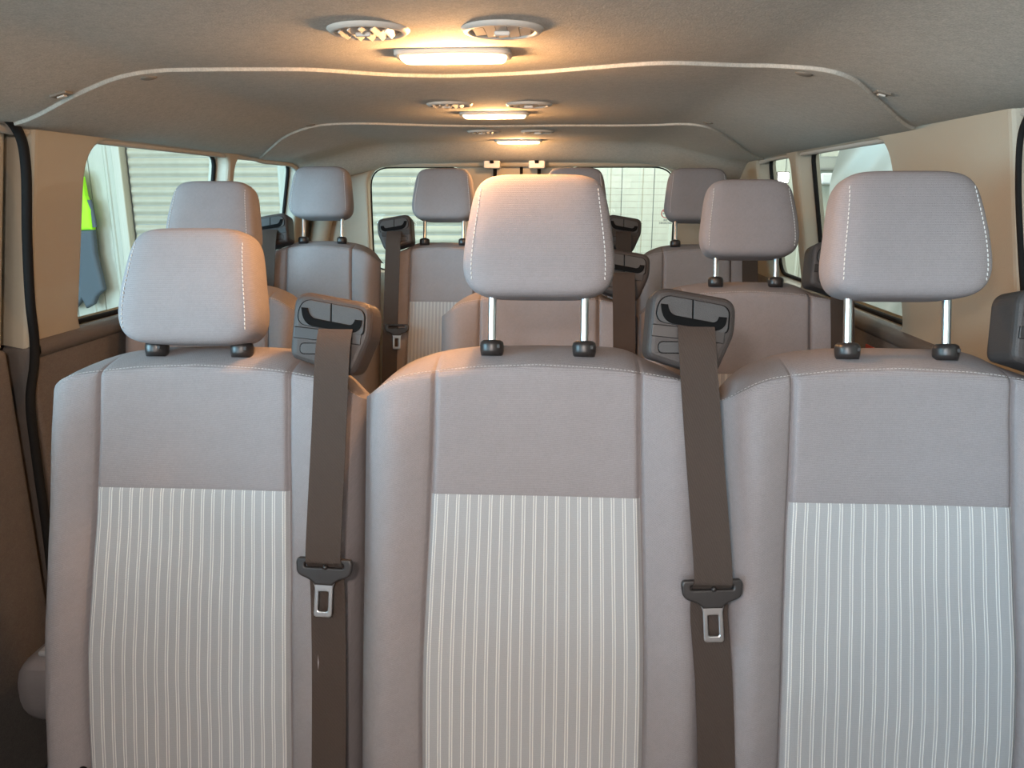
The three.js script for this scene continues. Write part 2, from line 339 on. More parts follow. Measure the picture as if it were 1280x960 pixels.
// ---------------------------------------------------------------- seats
const geoCache = {};
function shoulder(side, guide, a) {                     // silhouette and stitched seam heights along half a seat top, a = 0 middle .. 1 edge
  const sil = guide ? [[0, .037], [.38, .036], [.53, .033], [.58, .024], [.68, .012], [.8, 0], [.9, -.018], [1, -.051]] : [[0, .037], [.33, .035], [.55, .028], [.68, .019], [.82, .003], [.91, -.018], [1, -.051]];
  const seam = guide ? [[0, .002], [.38, -.002], [.57, -.007], [.8, -.015], [.93, -.03], [1, -.051]] : [[0, .002], [.33, -.002], [.57, -.009], [.73, -.014], [.86, -.027], [1, -.051]];
  const sm = (t) => { let r = 0; for (let k = -2; k <= 2; k++) r += table(t, clamp(a + k * 0.03)); return r / 5; };
  return [sm(sil), sm(seam)];
}
function seatShape(ih, hw, gs, outer) {                  // insert half width, half width, side of the belt guide, side of the narrow outer bolster
  const key = [ih, hw, gs, outer].join();
  if (geoCache[key]) return geoCache[key];
  const VB = -0.69, VI = -0.188, BACK = -0.095, SIDE = -0.045;
  const P = (s, t) => {
    const vn = t < 1 ? lerp(VB, VI, t) : t < 2 ? lerp(VI, 0, t - 1) : 0;
    const sx = ih * (0.95 + 0.07 * smooth(0, 0.5, -vn)), sd = Math.sign(s) || 1, k = Math.abs(s);
    const edge = (sd === outer ? hw - 0.018 : hw) ;
    const b = Math.max(0, k - 1), u = k <= 1 ? s * sx : sd * lerp(sx, edge, b);
    const [T, S] = shoulder(sd, sd === gs, clamp(Math.abs(u) / hw));
    const v = t < 1 ? lerp(VB, VI, t) : t < 2 ? lerp(VI, S, t - 1) : lerp(S, T, t - 2);
    let w = 0.012 * Math.exp(-(((v + 0.45) / 0.16) ** 2)) - 0.004 * Math.exp(-(((v + 0.1) / 0.08) ** 2)) * (k < 1 ? 1 - k * k : 0);
    if (k > 1) w += 0.021 * Math.sin(Math.PI * Math.min(1, b * 1.02) * 0.85) * smooth(0.04, -0.12, v);
    else w += 0.004 * k * k;
    // seams pulled into the foam
    const ds = Math.abs(k - 1) * (k < 1 ? sx : edge - sx), dt = t > 1 ? Math.abs(t - 2) * (t < 2 ? S - VI : Math.max(0.001, T - S)) : 9;
    w -= 0.0075 * Math.exp(-((ds / 0.0042) ** 2)) + 0.003 * Math.exp(-((dt / 0.004) ** 2)) + (k < 1 ? 0.0015 * Math.exp(-(((v - VI) / 0.003) ** 2)) : 0);
    w += 0.0012 * Math.sin(u * 23 + v * 31) * Math.sin(v * 17 - u * 9 + 1) ;
    const rs = b > 0.5 ? 1 - Math.sqrt(Math.max(0, 1 - ((b - 0.5) / 0.5) ** 2)) : 0, q = clamp(t - 2), rt = q > 0 ? 0.62 * q + 0.38 * (1 - Math.sqrt(Math.max(0, 1 - q * q))) : 0;
    return [u, v, lerp(lerp(w, SIDE, rs), BACK, rt)];
  };
  const bs = [0, .01, .02, .035, .05, .07, .12, .2, .3, .4, .5, .6, .7, .78, .85, .9, .94, .97, .99, 1].map((x) => 1 + x);
  const mid = [-1, -.993, -.985, -.975, -.96, -.93, -.88, ...steps(-.8, .8, 16), .88, .93, .96, .975, .985, .993, 1];
  const neg = bs.map((x) => -x).reverse();
  const tLow = steps(0, 1, 22), tUp = [...steps(1, 1.9, 14), 1.93, 1.955, 1.975, 1.99, 2];
  const tTop = [2, 2.03, 2.07, 2.12, 2.2, 2.32, 2.45, 2.58, 2.7, 2.8, 2.88, 2.94, 2.98, 3];
  const uvm = (s, t, p) => [p[0] + p[2] * 0.3, p[1] + p[2]];
  const g = {
    P,
    striped_insert: grid(P, mid, [...steps(0, .97, 22), .985, .995, 1], (s, t, p) => [(s + 1) / 2 * 19, p[1] / 0.16]),
    upper_panel: grid(P, mid, [1, 1.01, 1.03, ...steps(1.06, 1.9, 14), 1.93, 1.955, 1.975, 1.99, 2], uvm),
    bolsters: [grid(P, neg, [...tLow, ...tUp.slice(1)], uvm), grid(P, bs, [...tLow, ...tUp.slice(1)], uvm)],
    top_panel: grid(P, [...neg, ...mid.slice(1), ...bs.slice(1)], tTop, uvm),
    back_shell: grid((s, t) => { const p = P(s, t), e = 1 - (1 - (Math.abs(s) / 2) ** 8) * (1 - (t / 3) ** 8); const q = clamp(t - 2), rim = Math.abs(s) === 2 || t === 3 ? p[2] : lerp(SIDE, BACK, q); return [p[0], p[1], lerp(-0.14, rim, e)]; }, [...neg, ...mid.slice(1), ...bs.slice(1)].reverse(), [...steps(0, 2, 12), 2.3, 2.6, 2.8, 2.92, 3], uvm),
  };
  const st = [];
  let last = null;
  for (let s = -1.96; s <= 1.96; s += 0.004) {           // top stitch line, evenly spaced dashes
    const p = new THREE.Vector3(...P(s, 2.09));
    if (!last) { last = p; continue; }
    if (p.distanceTo(last) >= 0.0052) {
      const d = p.clone().sub(last), m = p.clone().add(last).multiplyScalar(0.5), box = new THREE.CapsuleGeometry(0.00055, 0.0026, 2, 5);
      box.applyQuaternion(new THREE.Quaternion().setFromUnitVectors(new THREE.Vector3(0, 1, 0), d.normalize())).translate(m.x, m.y, m.z + 0.0006);
      st.push(box); last = p;
    }
  }
  g.stitching = join(st);
  // cushion, its striped top and the pedestal, in axes of the back's foot (y up, z towards the sitter)
  const cw = 2 * hw - 0.05;
  g.cushion = bx(cw, 0.14, 0.48, 0, -0.03, 0.2, 0.055);
  g.cushion_insert = bx(2 * ih, 0.012, 0.36, 0, 0.042, 0.22, 0.005);
  g.pedestal = [bx(0.06, 0.34, 0.34, -hw * 0.6, -0.27, 0.14, 0.02), bx(0.06, 0.34, 0.34, hw * 0.6, -0.27, 0.14, 0.02), bx(cw * 0.85, 0.04, 0.38, 0, -0.11, 0.16, 0.012)];
  g.pedestal = join(g.pedestal);
  return geoCache[key] = g;
}
// headrest: a tapering superellipsoid pad
const HB = 0.092, HA = 0.113, HC = 0.058, E1 = 0.38, E2 = 0.40;
const taper = (y) => 1 - 0.135 * smooth(-0.06, 0.1, y) - 0.015 * smooth(-0.04, -0.09, y);
const pw = (x, e) => Math.sign(x) * Math.abs(x) ** e;
const headPoint = (th, ph) => {
  const c = pw(Math.cos(th), E1), y = HB * pw(Math.sin(th), E1), w = HC * c * pw(Math.sin(ph), E2);
  return [HA * taper(y) * c * pw(Math.cos(ph), E2) * (w < 0 ? 1 - 0.1 * (-w / HC) : 1), y, w * (1 - 0.12 * smooth(-0.09, 0.09, y)) - 0.012 * smooth(-0.02, 0.1, y)];
};
const headFront = (x, y) => { const c = (1 - Math.abs(y / HB) ** (2 / E1)) ** (E1 / 2), q = clamp(Math.abs(x / (HA * taper(y) * c)), 0, 1), w = HC * c * (1 - q ** (2 / E2)) ** (E2 / 2); return w * (1 - 0.12 * smooth(-0.09, 0.09, y)) - 0.012 * smooth(-0.02, 0.1, y); };
const warp = (a, b, n) => steps(a, b, n).map((t) => t + 0);   // even in angle
const headGeo = mergeVertices(grid((ph, th) => headPoint(th, ph), warp(-Math.PI, Math.PI, 96), warp(-Math.PI / 2, Math.PI / 2, 56), (u, v, p) => [p[0] + p[2] * 0.7, p[1] + p[2] * 0.3]), 1e-6);
headGeo.computeVertexNormals();
const headStitch = (() => {
  const l = [];
  for (const s of [-1, 1]) for (let y = -0.066; y < 0.064; y += 0.0065) {
    const x = s * HA * taper(y) * 0.86, b = new THREE.CapsuleGeometry(0.0008, 0.003, 2, 5);
    b.rotateZ(s * 0.12).translate(x, y, headFront(x, y) + 0.0006); l.push(b);
  }
  return join(l);
})();
const postGeo = new THREE.CylinderGeometry(0.0062, 0.0062, 0.2, 16);
const collarGeo = new THREE.LatheGeometry([[0.0001, 0.004], [0.0075, 0.004], [0.0085, 0.006], [0.013, 0.0058], [0.017, 0.003], [0.0182, -0.002], [0.0178, -0.010], [0.016, -0.018], [0.0001, -0.018]].map((p) => new THREE.Vector2(...p)), 28);
const collarButton = bx(0.005, 0.006, 0.004, 0.011, -0.004, 0.0145, 0.0012);
// belt guide on the seat shoulder
const guideBody = (() => {
  const s = new THREE.Shape();
  s.moveTo(-0.050, -0.052); s.lineTo(0.018, -0.074); s.quadraticCurveTo(0.034, -0.079, 0.042, -0.064); s.lineTo(0.060, -0.022); s.quadraticCurveTo(0.064, -0.010, 0.064, 0.012); s.quadraticCurveTo(0.065, 0.034, 0.045, 0.037);
  s.lineTo(-0.030, 0.050); s.quadraticCurveTo(-0.054, 0.052, -0.057, 0.03); s.lineTo(-0.062, -0.036); s.quadraticCurveTo(-0.062, -0.05, -0.050, -0.052);
  return extrude(s, 0.075, 0.011, 4, 8).translate(0, 0, -0.062);
})();
const plateShape = (() => { const s = new THREE.Shape(); s.moveTo(-0.036, 0.0); s.lineTo(0.044, -0.014); s.quadraticCurveTo(0.052, -0.014, 0.052, -0.004); s.lineTo(0.053, 0.012); s.quadraticCurveTo(0.052, 0.024, 0.04, 0.026); s.lineTo(-0.028, 0.038); s.quadraticCurveTo(-0.046, 0.038, -0.048, 0.014); s.quadraticCurveTo(-0.047, 0.002, -0.036, 0); return s; })();
const scaleShape = (s, k, dx = 0, dy = 0) => { const q = s.getPoints(8).map((p) => new THREE.Vector2(p.x * k + dx, p.y * k + dy)); return new THREE.Shape(q); };
const guideGroove = extrude(scaleShape(plateShape, 1.035, 0, -0.0004), 0.003).translate(0, 0, 0.0108);
const halfPlate = (lo, hi) => {                          // half of the face plate, cut at an upright line
  const pts = plateShape.getPoints(8), q = [], cut = (a, b, x) => new THREE.Vector2(x, lerp(a.y, b.y, (x - a.x) / (b.x - a.x)));
  pts.forEach((p, i) => { const n = pts[(i + 1) % pts.length], xs = [lo, hi].filter((x) => (p.x - x) * (n.x - x) < 0).sort((u, v) => (u - v) * Math.sign(n.x - p.x)); if (p.x >= lo && p.x <= hi) q.push(p); for (const x of xs) q.push(cut(p, n, x)); });
  return extrude(new THREE.Shape(q), 0.004, 0.0006, 1).translate(0, 0, 0.0108);
};
const guideSlot = (() => { const s = new THREE.Shape(); s.moveTo(-0.043, 0.027); s.lineTo(-0.033, 0.026); s.quadraticCurveTo(-0.031, 0.012, -0.02, 0.010); s.lineTo(0.03, 0.001); s.quadraticCurveTo(0.037, 0.0005, 0.039, 0.009); s.lineTo(0.05, 0.008); s.quadraticCurveTo(0.05, -0.009, 0.034, -0.011); s.lineTo(-0.022, -0.002); s.quadraticCurveTo(-0.042, 0.0, -0.043, 0.027); return extrude(s, 0.006, 0.0006, 1).translate(0, 0, 0.0108); })();
const buttonRing = extrude(roundRect(-0.046, -0.044, -0.004, -0.026, 0.008), 0.0022).translate(0, 0, 0.0108), buttonFace = extrude(roundRect(-0.0448, -0.0428, -0.0052, -0.0272, 0.007), 0.0032, 0.0006, 1).translate(0, 0, 0.0108);
const guideBand = bx(0.104, 0.018, 0.004, -0.002, -0.0155, 0.0125, 0.0018).rotateZ(-0.10);

const TILT = 13 * Math.PI / 180;
function seat(o) {
  const t = thing(o.name ?? 'van_seat', o.label, 'seat', o.group), g = seatShape(o.ih, o.hw, o.gs, o.outer ?? 0);
  t.position.copy(o.pos); t.rotation.order = 'YXZ'; t.rotation.y = o.turn ?? 0;
  // parts of the back live in axes that lean with it; the seat's own origin is on the floor below
  const lean = new THREE.Matrix4().makeRotationX(-TILT).setPosition(0, o.up, 0);
  const part = (name, geo, m, x = 0, y = 0, z = 0, turn = 0, label) => {
    const p = obj(name, geo, m, t);
    p.applyMatrix4(new THREE.Matrix4().multiplyMatrices(lean, new THREE.Matrix4().makeRotationZ(turn).setPosition(x, y, z)));
    if (label) p.userData.label = label;
    return p;
  };
  part('striped_insert', g.striped_insert, M.striped, 0, 0, 0, 0, 'pale grey insert with white stitched stripes');
  part('upper_panel', g.upper_panel, M.cloth);
  for (const b of g.bolsters) part('bolster', b, M.cloth);
  part('top_panel', g.top_panel, M.cloth);
  part('back_shell', g.back_shell, M.backboard, 0, 0, 0, 0, 'dark back shell');
  part('stitching', g.stitching, M.seamThread, 0, 0, 0, 0, 'pale stitches along the top seam').userData.kind = 'stuff';
  const hy = 0.196 + o.raise;
  const h = part('headrest', headGeo, M.cloth, o.hx ?? 0, hy, -0.034);
  obj('stitching', headStitch, M.thread, h).userData.kind = 'stuff';
  for (const s of [-1, 1]) {
    const rod = part('headrest_post', postGeo, M.chrome, s * 0.07 + (o.hx ?? 0), (hy - 0.03) / 2, -0.040, 0, 'chrome post'); rod.scale.y = (hy - 0.07) / 0.2;
    const c = part('post_collar', collarGeo, M.tonguePlastic, s * 0.07 + (o.hx ?? 0), 0.036, -0.040, 0, 'black plastic collar');
    if (o.near) obj('release_button', collarButton, M.plateplastic, c);
  }
  if (o.gs) {
    const gx = o.gs * (o.hw - 0.043 + (o.gx ?? 0)), k = part('belt_guide', guideBody, M.guidePlastic, gx, 0.067, 0.004, 0, 'dark plastic belt guide');
    if (o.gs < 0) k.scale.x = -1;
    obj('face_groove', guideGroove, M.black, k);
    obj('face_plate', halfPlate(-1, 0.0015), M.plateplastic, k).userData.label = 'grey half of the guide face';
    obj('face_plate', halfPlate(0.0035, 1), M.plateplastic, k).userData.label = 'grey half of the guide face';
    obj('belt_slot', guideSlot, M.black, k);
    obj('recess_band', guideBand, M.tonguePlastic, k);
    obj('button_groove', buttonRing, M.black, k); obj('release_button', buttonFace, M.plateplastic, k);
  }
  const foot = new THREE.Vector3(0, -0.69, 0).applyMatrix4(lean);
  const low = (name, geo, m) => obj(name, geo, m, t).position.copy(foot).setX(0);
  low('seat_cushion', g.cushion, M.cloth); low('cushion_insert', g.cushion_insert, M.striped);
  const ped = new THREE.Mesh(g.pedestal, M.backboard); ped.name = 'pedestal'; t.add(ped); ped.position.copy(foot);
  const h0 = foot.y - 0.27 - 0.17; ped.scale.y = (foot.y - 0.1) / 0.34; ped.position.y = (foot.y - 0.1) / 2 + 0.27 * ped.scale.y;
  if (o.caps) for (const s of [-1, 1]) part('seam_cap', new THREE.SphereGeometry(0.008, 14, 8), M.black, s * 0.152 - 0.015, -0.632, 0.013, 0, 'small black cap');
  t.userData.lean = undefined; delete t.userData.lean;
  t.updateMatrixWorld(true);
  return { t, toWorld: (x, y, z) => new THREE.Vector3(x, y, z).applyMatrix4(lean).applyMatrix4(t.matrixWorld), shape: g };
}
// a seat whose local back point (u, v) is seen at a pixel, a metres behind the camera
function placed(px, py, a, u, v, o) {
  const p = at(px, py, a), y = p.y - v * Math.cos(TILT), z = p.z + v * Math.sin(TILT);
  return seat({ ...o, pos: new THREE.Vector3(p.x - u, 0, z), up: y });
}
const WIDE = { ih: 0.158, hw: 0.262 }, MID = { ih: 0.15, hw: 0.242 }, SLIM = { ih: 0.120, hw: 0.21 };
const rowA = 'seats of the three abreast row', rowB = 'seats of the middle row with the aisle', rowC = 'seats of the four abreast rear bench';
const A1 = placed(242, 460, 1.13, 0, 0, { ...WIDE, gs: 1, outer: -1, raise: -0.068, hx: -0.010, near: true, caps: true, group: rowA, label: 'grey cloth seat beside the sliding door with its headrest pushed fully down' });
const A2 = placed(671, 460, 1.10, 0, 0, { ...WIDE, gs: 1, raise: 0, near: true, group: rowA, label: 'grey cloth middle seat of the three abreast row with raised headrest' });
const A3 = placed(1128, 465, 1.09, 0, 0, { ...WIDE, hw: 0.252, gs: 1, raise: 0, hx: 0.008, gx: -0.006, near: true, group: rowA, label: 'grey cloth seat of the three abreast row beside the fixed wall, headrest raised' });
const B1 = placed(262, 348, 1.82, 0, 0.036, { ...MID, hw: 0.222, gs: 0, raise: -0.012, group: rowB, label: 'single grey seat across the aisle in the middle row, by the long window' });
const B2 = placed(549, 396, 1.84, -0.242, -0.05, { ...MID, gs: 1, raise: 0, group: rowB, label: 'grey aisle seat of the middle row directly behind the nearest middle seat' });
const B3 = placed(935, 347, 1.82, 0, 0.036, { ...MID, gs: 1, raise: -0.02, hx: 0.004, group: rowB, label: 'grey window seat of the middle row beside the fixed wall' });
const C1 = placed(399, 296, 2.70, 0, 0.036, { ...SLIM, gs: -1, raise: 0, group: rowC, label: 'rear bench seat in the corner below the small side window, sliding door side' });
const C2 = placed(553, 298, 2.74, 0, 0.036, { ...SLIM, gs: -1, raise: 0, group: rowC, label: 'rear bench seat in front of the shutter view, second from the sliding door side' });
const C3 = placed(718, 298, 2.74, 0, 0.036, { ...SLIM, gs: 1, raise: 0, group: rowC, label: 'rear bench seat mostly hidden behind the nearest middle headrest' });
const C4 = placed(872, 300, 2.72, 0, 0.036, { ...SLIM, gs: 1, raise: 0, group: rowC, label: 'rear bench seat beside the no smoking sticker' });

// the two cab seats beside the camera, out of view, placed to shade the first row
const rowF = 'unseen cab seats facing the windscreen';
seat({ ...MID, gs: 0, raise: 0.07, name: 'unseen_cab_seat', pos: new THREE.Vector3(-0.58, 0, 0.18), up: 0.94, turn: Math.PI, group: rowF, label: 'unseen grey cab seat on the sliding door side facing the windscreen' });
seat({ ...MID, gs: 0, raise: 0.07, name: 'unseen_cab_seat', pos: new THREE.Vector3(0.40, 0, 0.18), up: 0.94, turn: Math.PI, group: rowF, label: 'unseen grey cab seat on the fixed wall side facing the windscreen' });

// ---------------------------------------------------------------- seat belts
const tongueShape = (() => { const s = new THREE.Shape(); s.moveTo(-0.036, 0.014); s.quadraticCurveTo(-0.041, 0.014, -0.042, 0.006); s.lineTo(-0.041, -0.004); s.quadraticCurveTo(-0.04, -0.012, -0.03, -0.015); s.quadraticCurveTo(-0.018, -0.019, -0.013, -0.026); s.lineTo(0.013, -0.026); s.quadraticCurveTo(0.018, -0.019, 0.03, -0.015); s.quadraticCurveTo(0.04, -0.012, 0.041, -0.004); s.lineTo(0.042, 0.006); s.quadraticCurveTo(0.041, 0.014, 0.036, 0.014); s.closePath(); s.holes.push(roundRect(-0.0285, 0.0005, 0.0285, 0.006, 0.002, THREE.Path)); return s; })();
const tongueGeo = extrude(tongueShape, 0.010, 0.003, 3, 8).translate(0, 0, -0.005);
const plateGeo = (() => { const K = 1.18; const s = new THREE.Shape(); s.moveTo(-0.020, -0.014); s.quadraticCurveTo(-0.0125, -0.022, -0.0115, -0.03); s.lineTo(-0.0115, -0.060); s.quadraticCurveTo(-0.0115, -0.064, -0.0075, -0.064); s.lineTo(0.0075, -0.064); s.quadraticCurveTo(0.0115, -0.064, 0.0115, -0.060); s.lineTo(0.0115, -0.03); s.quadraticCurveTo(0.0125, -0.022, 0.020, -0.014); s.closePath(); s.holes.push(roundRect(-0.0062, -0.057, 0.0062, -0.033, 0.002, THREE.Path)); return extrude(s, 0.004, 0.0012, 2, 6).translate(0, 0, -0.002).scale(K, K * 1.04, 1).translate(0, 0.005, 0); })();
function strip(pts, width, thick, turnAt) {              // webbing along points, width across local x
  const c = new THREE.CatmullRomCurve3(pts, false, 'centripetal'), n = 60, side = new THREE.Vector3(1, 0, 0);
  let run = 0, prev = null; const rows = [];
  for (let i = 0; i <= n; i++) {
    const p = c.getPoint(i / n), d = c.getTangent(i / n); if (prev) run += p.distanceTo(prev); prev = p.clone();
    const nrm = new THREE.Vector3().crossVectors(side, d).normalize().multiplyScalar(-1), x = new THREE.Vector3().crossVectors(d, nrm).normalize();
    if (x.x < 0) x.negate();
    rows.push([p, x, nrm, run]);
  }
  const ring = [[-.5, -.5], [-.5, .5], [.5, .5], [.5, -.5], [-.5, -.5]], geos = [];
  for (let k = 0; k < 4; k++) geos.push(grid((u, i) => { const [p, x, nn] = rows[i], a = lerp(ring[k][0], ring[k + 1][0], u) * width, b = lerp(ring[k][1], ring[k + 1][1], u) * thick; return [p.x + x.x * a + nn.x * b, p.y + x.y * a + nn.y * b, p.z + x.z * a + nn.z * b]; }, k % 2 ? steps(0, 1, 4) : [0, 1], rows.map((_, i) => i), (u, i) => [u * 2.0, rows[i][3] / 0.025]));
  return join(geos);
}
function belt(S, path, tongueAt, label, group) {         // path in the seat's back axes
  const t = thing('seat_belt', label, 'seat belt', group), w = path.map((p) => S.toWorld(...p));
  obj('webbing', strip(w, 0.052, 0.0016), M.webbing, t);
  if (tongueAt) {
    const [u, v, wz, turn] = tongueAt, p = S.toWorld(u, v, wz);
    const k = obj('tongue', tongueGeo, M.tonguePlastic, t); k.position.copy(p); k.rotation.set(-TILT, 0, turn);
    obj('metal_plate', plateGeo, M.chrome, k).userData.label = 'polished metal tongue plate';
    const b = obj('belt_stop', new THREE.SphereGeometry(0.004, 10, 8), M.tonguePlastic, k); b.position.set(0.002, 0.001, 0.004);
  }
  return t;
}
const beltG = 'lap and shoulder belts on the seat backs';
const nearPath = (u0, u1, u2, vt) => [[u0, 0.071, 0.010], [u0, 0.060, 0.021], [u0, 0.03, 0.034], [lerp(u0, u1, 0.4), -0.1, 0.046], [u1, vt + 0.02, 0.0612], [u1, vt + 0.006, 0.0606], [u1, vt + 0.001, 0.054], [u1, vt - 0.012, 0.044], [u1, vt - 0.04, 0.037], [lerp(u1, u2, 0.5), -0.45, 0.032], [u2, -0.7, 0.034]];
belt(A1, nearPath(0.229, 0.226, 0.230, -0.287), [0.226, -0.29, 0.053, -0.03], 'dark webbing belt hanging from the guide on the seat by the sliding door', beltG);
belt(A2, nearPath(0.226, 0.248, 0.268, -0.300), [0.248, -0.303, 0.053, 0.06], 'dark webbing belt hanging from the guide on the nearest middle seat', beltG);
belt(A3, [[0.214, 0.071, 0.010], [0.214, 0.060, 0.021], [0.216, 0.03, 0.034], [0.224, -0.1, 0.042], [0.24, -0.7, 0.034]], null, 'dark webbing belt at the window seat of the three abreast row', beltG);
for (const [S, s, hw, label] of [[B2, 1, 0.242, 'belt on the middle row aisle seat, beside its raised guide'], [B3, 1, 0.242, 'belt on the middle row seat at the fixed wall']]) {
  const u = s * (hw - 0.042);
  belt(S, [[u, 0.064, 0.010], [u, 0.052, 0.022], [u, 0.02, 0.034], [u * 1.02, -0.2, 0.042], [u * 1.04, -0.62, 0.034]], null, label, beltG);
}
for (const [S, s, tg, label] of [[C1, -1, 0, 'belt on the rear bench corner seat at the small side window'], [C2, -1, 1, 'belt with a tongue on the second rear bench seat, seen along the aisle'], [C3, 1, 0, 'belt on the rear bench seat behind the nearest middle headrest'], [C4, 1, 0, 'belt on the rear bench seat next to the no smoking sticker']]) {
  const u = s * 0.168;
  belt(S, [[u, 0.064, 0.010], [u, 0.052, 0.022], [u * 1.0, 0.02, 0.034], [u * 1.02, -0.2, 0.042], [u * 1.06, -0.62, 0.034]], tg ? [u * 1.0 + 0.02, -0.285, 0.05, 0] : null, label, beltG);
}

// ---------------------------------------------------------------- ceiling fittings
const ventBezel = new THREE.LatheGeometry([[0.041, 0.004], [0.0415, -0.004], [0.0435, -0.0055], [0.048, -0.0052], [0.0525, -0.001], [0.053, 0.004]].map((p) => new THREE.Vector2(...p)), 48);
const ventCup = new THREE.LatheGeometry([[0.0001, 0.003], [0.0415, 0.003], [0.0415, -0.003]].map((p) => new THREE.Vector2(...p)), 40);
function vent(px, py, open, label) {
  const p = ceilHit(px, py, 0.004), t = thing('air_vent', label, 'air vent', 'round roof air vents');
  t.position.set(p.x, ceilY(p.x, -p.z), p.z); const dx = 0.02; t.rotation.z = Math.atan2(ceilY(p.x + dx, -p.z) - ceilY(p.x - dx, -p.z), 2 * dx);
  obj('bezel', ventBezel, M.ventPlastic, t); obj('cup', ventCup, M.ventDark, t);
  for (let i = -2; i <= 2; i++) { const x = i * 0.0145, l = 2 * Math.sqrt(0.0365 ** 2 - x * x); const v = obj('vane', bx(0.013, 0.0016, l), M.ventPlastic, t); v.position.set(x, -0.003, 0); v.rotation.z = open ? 0.75 : 0.12; }
  const k = obj('thumb_tab', bx(0.02, 0.006, 0.006, 0, 0, 0, 0.002), M.ventPlastic, t); k.position.set(open ? -0.006 : 0, -0.0065, 0.005);
}
vent(461, 41, true, 'round roof vent with open vanes, sliding door side of the first lamp');
vent(628, 40, false, 'round roof vent with shut vanes, fixed wall side of the first lamp');
vent(562, 129, true, 'round roof vent with open vanes, sliding door side of the second lamp');
vent(661, 129, false, 'round roof vent with shut vanes, fixed wall side of the second lamp');
vent(605, 161, true, 'round roof vent with open vanes, sliding door side of the rearmost lamp');
vent(672, 161, false, 'round roof vent with shut vanes, fixed wall side of the rearmost lamp');

mat('lampLens', [0.9, 0.85, 0.75], 0.4, { emissive: new THREE.Color().setRGB(1.0, 0.74, 0.42), emissiveIntensity: 3.2 });
const lensGeo = (() => { const s = roundRect(-0.078, -0.026, 0.078, 0.026, 0.016); return extrude(s, 0.014, 0.006, 4, 8).rotateX(Math.PI / 2).translate(0, 0.0, 0); })();
const lampBezel = (() => { const s = roundRect(-0.086, -0.034, 0.086, 0.034, 0.02); s.holes.push(roundRect(-0.078, -0.026, 0.078, 0.026, 0.016, THREE.Path)); return extrude(s, 0.010, 0.003, 2, 8).rotateX(Math.PI / 2).translate(0, 0.002, 0); })();
function domeLamp(px, py, label, power) {
  const p = ceilHit(px, py, 0.012), t = thing('dome_lamp', label, 'lamp', 'lit roof lamps');
  t.position.set(p.x, ceilY(p.x, -p.z), p.z);
  obj('bezel', lampBezel, M.ventPlastic, t); obj('lens', lensGeo, M.lampLens, t).userData.label = 'glowing lens of the unseen cab lamp';
  const l = new THREE.PointLight(new THREE.Color().setRGB(1, 0.52, 0.21), power * 0.42); l.name = 'dome_lamp_glow'; l.position.set(0, -0.034, 0); l.shadow.radius = 0.6; t.add(l);
  areaLight('dome_lamp_bulb', p.x, ceilY(p.x, -p.z) - 0.017, p.z, 0.15, 0.05, p.x, 0, p.z + 0.0001, [1, 0.43, 0.13], power * 90);
}
domeLamp(567, 76, 'lit warm roof lamp between the largest pair of vents', 0.95);
domeLamp(618, 144, 'lit warm roof lamp above the middle row', 0.5);
domeLamp(648, 175, 'lit warm roof lamp nearest the rear doors', 0.5);

{ // unseen lamp above and behind the camera, placed to light the nearest row
  const t = thing('dome_lamp', 'unseen roof lamp over the cab seats, lighting the nearest row', 'lamp', 'lit roof lamps'); t.position.set(-0.12, ceilY(-0.12, -0.14), 0.14);
  obj('bezel', lampBezel, M.ventPlastic, t); obj('lens', lensGeo, M.lampLens, t).userData.label = 'glowing lens of the unseen cab lamp';
  const l = new THREE.PointLight(new THREE.Color().setRGB(1, 0.86, 0.79), 2.5); l.name = 'unseen_cab_light'; l.position.set(0, -0.034, 0); l.shadow.radius = 2; t.add(l);
}
// clips and plugs in the headliner
for (const [px, py, w, d, label] of [[76, 117, 0.03, 0.022, 'small square trim clip in the headliner above the sliding door'], [1103, 115, 0.024, 0.022, 'small square trim clip in the headliner above the fixed wall']]) {
  const p = ceilHit(px, py), s = Math.sign(p.x - CX), t = thing('trim_clip', label, 'clip');
  t.position.set(p.x, ceilY(p.x, -p.z), p.z); t.rotation.z = Math.atan2(ceilY(p.x + .01, -p.z) - ceilY(p.x - .01, -p.z), .02);
  obj('cap', bx(w, 0.006, d, 0, -0.001, 0, 0.0025), M.clip, t); obj('pin', bx(w * 0.45, 0.003, d * 0.4, 0, -0.005, 0, 0.001), M.ventPlastic, t);
}
for (const [px, py, label] of [[186, 97, 'oval plug in the headliner behind the first seam, sliding door side'], [1005, 92, 'oval plug in the headliner behind the first seam, fixed wall side'], [388, 156, 'oval plug at the second headliner seam, sliding door side'], [885, 153, 'oval plug at the second headliner seam, fixed wall side']]) {
  const p = ceilHit(px, py, STEP), g = new THREE.SphereGeometry(1, 18, 10).scale(0.014, 0.004, 0.011).rotateZ(Math.atan2(ceilY(p.x + .01, -p.z) - ceilY(p.x - .01, -p.z), .02));
  const o = obj('headliner_plug', g, M.clip); o.position.set(p.x, ceilY(p.x, -p.z), p.z); tag(o, label, 'plug');
}
// rear door latches below the header
for (const [px, label] of [[615, 'pale latch with black rod above the rear door gap, sliding door side'], [671, 'pale latch with black rod above the rear door gap, fixed wall side']]) {
  const p = at(px, 205, REAR - 0.07), t = thing('door_latch', label, 'latch'); t.position.copy(p);
  obj('housing', bx(0.066, 0.034, 0.07, 0, 0, -0.025, 0.006), M.latch, t); obj('bolt', bx(0.016, 0.012, 0.02, 0, 0.008, 0.008, 0.003), M.black, t);
  obj('rod', bx(0.014, 0.09, 0.012, 0.008, -0.055, -0.045), M.black, t);
}
